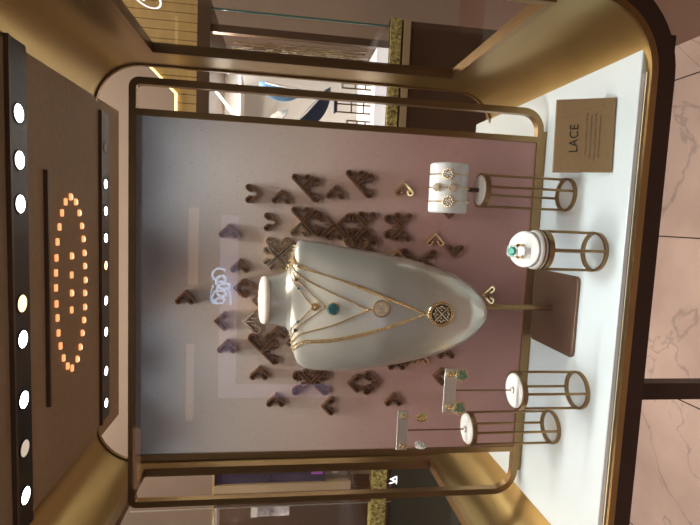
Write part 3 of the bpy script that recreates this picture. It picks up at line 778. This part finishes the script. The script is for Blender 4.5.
# chandelier reflection in the front glass, added as glowing crystals on the ceiling
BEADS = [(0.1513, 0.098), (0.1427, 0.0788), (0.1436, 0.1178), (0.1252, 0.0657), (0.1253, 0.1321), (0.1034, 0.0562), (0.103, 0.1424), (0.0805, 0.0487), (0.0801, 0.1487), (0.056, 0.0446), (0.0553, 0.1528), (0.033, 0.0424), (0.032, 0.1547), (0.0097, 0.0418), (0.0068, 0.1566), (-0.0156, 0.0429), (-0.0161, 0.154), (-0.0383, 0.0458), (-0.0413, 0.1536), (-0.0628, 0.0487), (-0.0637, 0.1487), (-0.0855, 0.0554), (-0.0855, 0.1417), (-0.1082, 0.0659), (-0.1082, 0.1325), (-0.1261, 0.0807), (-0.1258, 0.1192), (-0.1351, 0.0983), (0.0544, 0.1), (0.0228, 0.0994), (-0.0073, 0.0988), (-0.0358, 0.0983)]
bl = thing('chandelier_reflection', 'oval loop of amber crystals, a chandelier reflection added as glowing shapes on the ceiling', 'ceiling light', (.008, .099, ZT - .004))
MB().box(-.176, .178, -.079, .100, -.0022, 0).build('reflected_coffer', 'ceil', bl, smooth=0)
MB().box(-.178, .180, -.0835, -.0792, -.006, 0).build('reflected_coffer_edge', 'brown', bl, smooth=0)
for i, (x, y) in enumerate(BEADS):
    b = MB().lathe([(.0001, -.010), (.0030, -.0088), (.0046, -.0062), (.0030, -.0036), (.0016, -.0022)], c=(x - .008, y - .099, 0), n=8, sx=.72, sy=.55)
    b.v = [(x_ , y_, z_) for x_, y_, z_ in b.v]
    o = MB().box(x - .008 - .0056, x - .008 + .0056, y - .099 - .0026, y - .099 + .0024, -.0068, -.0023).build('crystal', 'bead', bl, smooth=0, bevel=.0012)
    if i % 2 == 0: MB().box(x - .008 - .0040, x - .008 + .0030, y - .099 - .0016, y - .099 + .0012, -.0078, -.0069).build('glint', 'bead_core', o, smooth=0)

# reflection of a lit round logo, added as glowing strokes on the right window
lg = thing('logo_reflection', 'white ring logo with a curl, a sign reflection added as glowing strokes on the right side window', 'logo', (.4085, -.072, .607))
MB().sqtube([(0, .035 * math.cos(2 * PI * k / 36), .0155 * math.sin(2 * PI * k / 36) - .004) for k in range(36)], .0011, .0004, closed=True, axis=(1, 0, 0)).build('ring', 'logo', lg, smooth=0)
MB().sqtube([(0, .012, .003), (0, .004, -.001), (0, -.006, .004), (0, -.010, -.004)], .0011, .0004, axis=(1, 0, 0)).build('curl', 'logo', lg, smooth=0)

# ------------------------------------------------------------------ leg and mall floor
lg_ = thing('support_leg', 'dark bronze square leg going down from the front of the showcase to the marble', 'leg', (-.0800, -.17, -.75))
MB().box(-.0115, .0115, -.011, .011, 0, .7045).build('leg_bar', 'dark', lg_, smooth=0, bevel=.001)
struct('floor', MB().box(-4, 4, -6, 3.2, -.78, -.75), 'marble', smooth=0)
struct('trim_7', MB().box(.70, 4, -6, 2.6, -.7499, -.748), 'browntile', smooth=0)
struct('wall_back', MB().box(-4, 4, 2.6, 2.7, -.75, 2.4), 'wall', smooth=0)

# ------------------------------------------------------------------ neighbouring showcase seen past the right side
rs = thing('showcase', 'brown framed neighbouring showcase with gold chains, seen past the right window', 'showcase', (.45, .95, -.75))
def L(root, mb): return mb.xform(Matrix.Translation(-Vector(root.location)))
L(rs, MB().box(.10, .74, .75, 1.15, -.75, .052)).build('base_cabinet', 'brown', rs, smooth=0)
L(rs, MB().box(.10, .74, .735, .75, .052, .072)).build('tan_ledge', 'tan', rs, smooth=0)
L(rs, MB().box(.10, .74, .738, .75, .080, .112)).build('sequin_band', 'glitter', rs, smooth=0)
L(rs, MB().box(.10, .74, .75, 1.15, .052, .114)).build('plinth_core', 'brown', rs, smooth=0)
L(rs, MB().box(.12, .655, .752, 1.12, .114, .150)).build('lit_plinth', 'litwhite', rs, smooth=0)
L(rs, MB().box(.10, .74, 1.13, 1.15, .114, .676)).build('back_board', 'creampanel', rs, smooth=0)
L(rs, MB().box(.10, .742, .74, 1.15, .640, .676)).build('top_beam', 'brown', rs, smooth=0)
L(rs, MB().box(.655, .676, .748, .77, .114, .640)).build('mullion', 'brown', rs, smooth=0)
L(rs, MB().box(.7165, .7215, .748, .753, .06, .640)).build('glass_edge', 'teal_edge', rs, smooth=0)
L(rs, MB().box(.10, .715, .745, .748, .150, .640)).build('glass_pane', 'glass_side', rs, smooth=0)
for i, (x0, x1, z) in enumerate(((.36, .60, .568),)):
    L(rs, MB().box(x0, x1, .95, 1.12, z, z + .008)).build('shelf', 'creampanel', rs, smooth=0)
# slanted lit shelf strips
L(rs, MB().sqtube([(.505, .80, .634), (.425, .80, .566)], .004, .003)).build('lit_strip', 'led', rs, smooth=0)
L(rs, MB().sqtube([(.600, .80, .640), (.555, .80, .592)], .003, .003)).build('lit_strip', 'led', rs, smooth=0)
L(rs, MB().sqtube([(.46, .83, .60), (.42, .83, .53)], .003, .003)).build('lit_strip', 'led', rs, smooth=0)
# hanging chains
k = 0
for row in range(2):
    for i in range(14):
        x = .585 + i * .0052 + row * .002; z1 = .60 - random.uniform(0, .12); z0 = .16 + random.uniform(0, .12)
        c_ = thing('gold_chain', 'gold chain hanging in a close row behind the neighbouring showcase glass', 'chain', (x, .80 + row * .03, z1), 'gold chains hanging in the neighbouring showcase')
        q = MB(); z = 0
        while z > z0 - z1:
            l = random.uniform(.015, .05); q.box(-.0012, .0012, -.0012, .0012, z - l, z); z -= l + random.uniform(.002, .03)
        q.tube([(0, 0, 0), (0, 0, z0 - z1)], .0004, 4); q.build('links', 'gold', c_, smooth=0)
# navy and blue necklace collars
def collar(label, x, y, z, r0, r1, a0, a1, m):
    t = thing('necklace_collar', label, 'necklace display', (x, y, z))
    n = 24; q = MB(); vs = []; fs = []
    for i in range(n + 1):
        a = a0 + (a1 - a0) * i / n; w = r1 - (r1 - r0) * math.sin(PI * i / n) ** .5
        for rr, yy in ((r1, 0), (w, -.015), (w, .006), (r1, .012)): vs.append((rr * math.cos(a), yy, rr * math.sin(a)))
    for i in range(n):
        for k_ in range(4): fs.append((i * 4 + k_, (i + 1) * 4 + k_, (i + 1) * 4 + (k_ + 1) % 4, i * 4 + (k_ + 1) % 4))
    q.add(vs, fs).build('collar', m, t, smooth=60)
    q = MB()
    for i in range(2, 23):
        a = a0 + (a1 - a0) * i / 24; w = r1 - (r1 - r0) * math.sin(PI * i / 24) ** .5 * .9
        q.ball((w * math.cos(a), -.017, w * math.sin(a)), .004, 6, 4)
    q.build('necklace_beads', 'diamond', t)
    return t
collar('light blue collar stand with beads behind the right side window', .575, .84, .43, .035, .080, PI * .62, PI * 1.30, 'blue')
collar('pale silver collar stand with beads between the backdrop post and upright', .385, .84, .405, .045, .085, PI * .02, PI * .62, 'steel')
collar('large navy collar stand with beads in the neighbouring showcase, behind the backdrop post', .535, .87, .40, .075, .125, PI * 1.0, PI * 1.55, 'navy')
# pale bust and stand block, gold lattice stands
for i, (x0, x1, z0, z1, lab) in enumerate(((.545, .575, .16, .245, 'gold lattice stand nearest the right window in the neighbouring showcase'), (.47, .52, .16, .262, 'gold lattice stand in the middle of the neighbouring showcase floor'), (.40, .445, .15, .225, 'gold lattice stand behind the backdrop upright in the neighbouring showcase'))):
    t = thing('lattice_stand', lab, 'jewellery stand', ((x0 + x1) / 2, .82, .150))
    cx = t.location.x
    q = MB()
    for a in (0, .5, 1): q.box(x0 - cx + (x1 - x0) * a - .002, x0 - cx + (x1 - x0) * a + .002, -.002, .002, 0, z1 - .15)
    for a in (.2, .55, .97): q.box(x0 - cx, x1 - cx, -.002, .002, (z1 - .15) * a - .002, (z1 - .15) * a + .002)
    q.build('lattice', 'brass', t, smooth=0)
    MB().box(x0 - cx - .002, x1 - cx + .002, -.004, .02, z1 - .15 - .001, z1 - .15 + .004).build('tray', 'navy' if i == 1 else 'pad', t, smooth=0)
# honey slats above it
sl = thing('slat_panel', 'honey coloured slatted bulkhead with a glowing edge above the neighbouring showcase', 'wall panel', (.6, .80, .68))
for i in range(40):
    x0 = .12 + i * .026
    ztop = .742 if x0 < .48 else min(.742 + (x0 - .48) * 1.02, .90)
    ztop2 = .742 if x0 + .024 < .48 else min(.742 + (x0 + .024 - .48) * 1.02, .90)
    L(sl, MB().prism([(x0, .678), (x0 + .024, .678), (x0 + .024, ztop2), (x0, ztop)], .80, .83)).build('slat', 'slat', sl, smooth=0)
L(sl, MB().sqtube([(.12, .793, .7435), (.482, .793, .7435), (.64, .793, .905)], .0035, .003)).build('glow_edge', 'led_warm', sl, smooth=0)
L(sl, MB().box(.12, 1.16, .833, .85, .678, .74)).build('backing', 'dark', sl, smooth=0)

# ------------------------------------------------------------------ neighbouring display on the left side
ls = thing('display_cabinet', 'brown display cabinet with a dark purple screen, seen past the left side', 'showcase', (-.8, .95, -.75))
L(ls, MB().box(-1.3, -.40, .80, 1.2, -.75, .03)).build('base_cabinet', 'brown', ls, smooth=0)
L(ls, MB().box(-.725, -.42, .76, .79, .255, .607)).build('screen', 'purple', ls, smooth=0)
L(ls, MB().box(-.70, -.60, .757, .76, .262, .300)).build('lit_sign', 'purplelit', ls, smooth=0)
L(ls, MB().box(-.752, -.726, .75, .80, .17, .607)).build('tan_border', 'tan', ls, smooth=0)
L(ls, MB().box(-.800, -.753, .755, .80, .03, .607)).build('brown_border', 'baseplate', ls, smooth=0)
L(ls, MB().box(-.728, -.42, .80, .82, .03, .615)).build('back_board', 'wall', ls, smooth=0)
L(ls, MB().box(-1.3, -.752, 1.0, 1.02, .03, .615)).build('back_board', 'baseplate', ls, smooth=0)
L(ls, MB().box(-.8035, -.801, .752, .756, .03, .86)).build('glass_edge', 'steel', ls, smooth=0)
L(ls, MB().box(-1.3, -.42, .752, .80, .606, .612)).build('top_edge', 'slat', ls, smooth=0)
L(ls, MB().box(-1.3, -.42, .748, .80, .05, .098)).build('sequin_band', 'glitter', ls, smooth=0)
L(ls, MB().box(-1.0, -.42, .78, .80, -.30, .030)).build('green_board', 'green', ls, smooth=0)
L(ls, MB().box(-.725, -.42, .76, .80, .17, .176)).build('shelf', 'brass', ls, smooth=0)
def bottle(label, x, y, z, h, m):
    t = thing('small_bust', label, 'jewellery stand', (x, y, z))
    MB().lathe([(.0001, 0), (.012, 0), (.012, .004), (.005, .01), (.006, h * .3), (.017, h * .55), (.015, h * .75), (.006, h * .85), (.006, h), (.0001, h)], n=20, sy=.6).build('form', m, t)
bottle('small white bust form standing on the shelf below the purple screen', -.690, .775, .176, .072, 'pad')
bottle('small rose bust form standing beside the white one below the purple screen', -.665, .775, .176, .060, 'cream')
t = thing('photo_print', 'pale bluish photo print standing in the left cabinet near the photo edge', 'picture', (-.85, .95, .36))
MB().box(-.11, .045, -.003, .003, 0, .13).build('print', 'picture', t, smooth=0)
t = thing('candle_box', 'small white upright box standing in the left cabinet beside the photo print', 'box', (-.885, .93, .475))
MB().box(-.06, .02, -.01, .01, 0, .022).build('box_body', 'pad', t, smooth=0)
t = thing('jewellery_surround', 'thin gold rectangular frame on the lower shelf past the left window', 'frame', (-.71, .765, .1))
q = MB(); q.box(-.045, .05, -.002, .002, .06, .063); q.box(-.045, .05, -.002, .002, 0, .003); q.box(-.045, -.042, -.002, .002, 0, .063); q.box(.047, .05, -.002, .002, 0, .063)
q.build('frame_bars', 'gold', t, smooth=0)
t = thing('blue_tag', 'small blue and white emblem tag on the dark green board at left', 'tag', (-.742, .778, .022))
q = MB(); q.sqtube([(-.012, 0, .012), (-.004, 0, -.012), (.004, 0, .006), (.012, 0, -.012)], .002, .0008); q.sqtube([(-.014, 0, -.014), (.014, 0, -.014)], .0014, .0008); q.build('emblem', 'led', t, smooth=0)

# ------------------------------------------------------------------ lit shop front across the mall, mirrored in the front pane
RY = -3.452
fs_ = thing('shop_fascia', 'lavender lit shop front frame across the mall, mirrored in the front glass', 'shop front', (-.55, RY, .8))
L(fs_, MB().box(-1.30, .115, RY - .03, RY, .735, .865)).build('fascia_band', 'lavender', fs_, smooth=0)
L(fs_, MB().box(-1.30, -1.20, RY - .03, RY, .0, .735)).build('fascia_post', 'lavender', fs_, smooth=0)
nsn = thing('script_sign', 'pale blue lit script sign across the mall, mirrored in the front glass', 'sign', (-.433, RY + .03, .855))
q = MB(); P = []
for i in range(60):
    t_ = i / 59 * 9 * PI; P.append((-.125 + .25 * i / 59 + .035 * math.sin(t_ * 1.0), 0, .045 * math.cos(t_) + .02 * math.sin(t_ * .31)))
q.tube(P, .0095, 6)
q.tube([(-.13, 0, -.075), (-.05, 0, -.070), (.02, 0, -.06)], .007, 6)
q.tube([(-.12, 0, .06), (-.05, 0, .075), (0.02, 0, .055)], .006, 6)
q.build('script', 'neon', nsn)
MB().box(-.14, .13, -.03, -.008, -.012, .012).build('backing_rail', 'dark', nsn, smooth=0)
for (x0, x1, z0, z1, lab) in ((-.42, .16, 1.03, 1.10, 'warm lit cornice strip across the mall, longer and nearer to the script sign'), (-1.48, -.88, 1.05, 1.105, 'warm lit cornice strip across the mall, farther left of the script sign'), (-2.02, -1.54, 1.44, 1.49, 'warm lit cornice strip across the mall, the highest of the three')):
    o = MB().box(x0, x1, RY - .03, RY, z0, z1).build('cornice_light', 'warmfascia', smooth=0); tag(o, lab, 'light'); recenter(o, ((x0 + x1) / 2, RY, (z0 + z1) / 2))

# ------------------------------------------------------------------ light
W = bpy.data.worlds.new('mall'); S.world = W; W.use_nodes = True
bg = W.node_tree.nodes['Background']; bg.inputs[0].default_value = (.62, .50, .42, 1); bg.inputs[1].default_value = .09
def area(loc, rot, size, e, col):
    l = bpy.data.lights.new('area', 'AREA'); l.energy = e; l.color = col; l.shape = 'RECTANGLE'; l.size, l.size_y = size
    o = bpy.data.objects.new('unseen_fill', l); COL.objects.link(o); o.location = loc; o.rotation_euler = rot
    return o
area((.0, -1.6, 2.2), (0, 0, 0), (2.5, 1.2), 42, (1, .86, .74))      # added fill over the mall, unseen, to light the marble floor
area((.42, .95, .63), (0, 0, 0), (.45, .2), 3, (.95, .97, 1))       # inside the neighbouring showcase
area((.3, .56, 1.6), (0, 0, 0), (1.5, .4), 14, (1, .82, .62))          # unseen fill added over the neighbouring showcase, brightens its sequin band
area((-.9, .6, 1.5), (0, 0, 0), (.8, .6), 22, (1, .85, .7))  # added fill, unseen, lifts the left cabinet and the wall behind
area((.6, .775, .635), (0, 0, 0), (.10, .02), 1.2, (1, .93, .8))  # small unseen fill added to brighten the hanging chains
area((-.3, 2.0, 2.3), (0, 0, 0), (3, .5), 45, (1, .84, .68))  # unseen fill added to brighten the back wall
S.view_settings.view_transform = 'Standard'; S.view_settings.look = 'None'
S.view_settings.exposure = 0.0; S.view_settings.gamma = 1
S.view_settings.use_curve_mapping = False
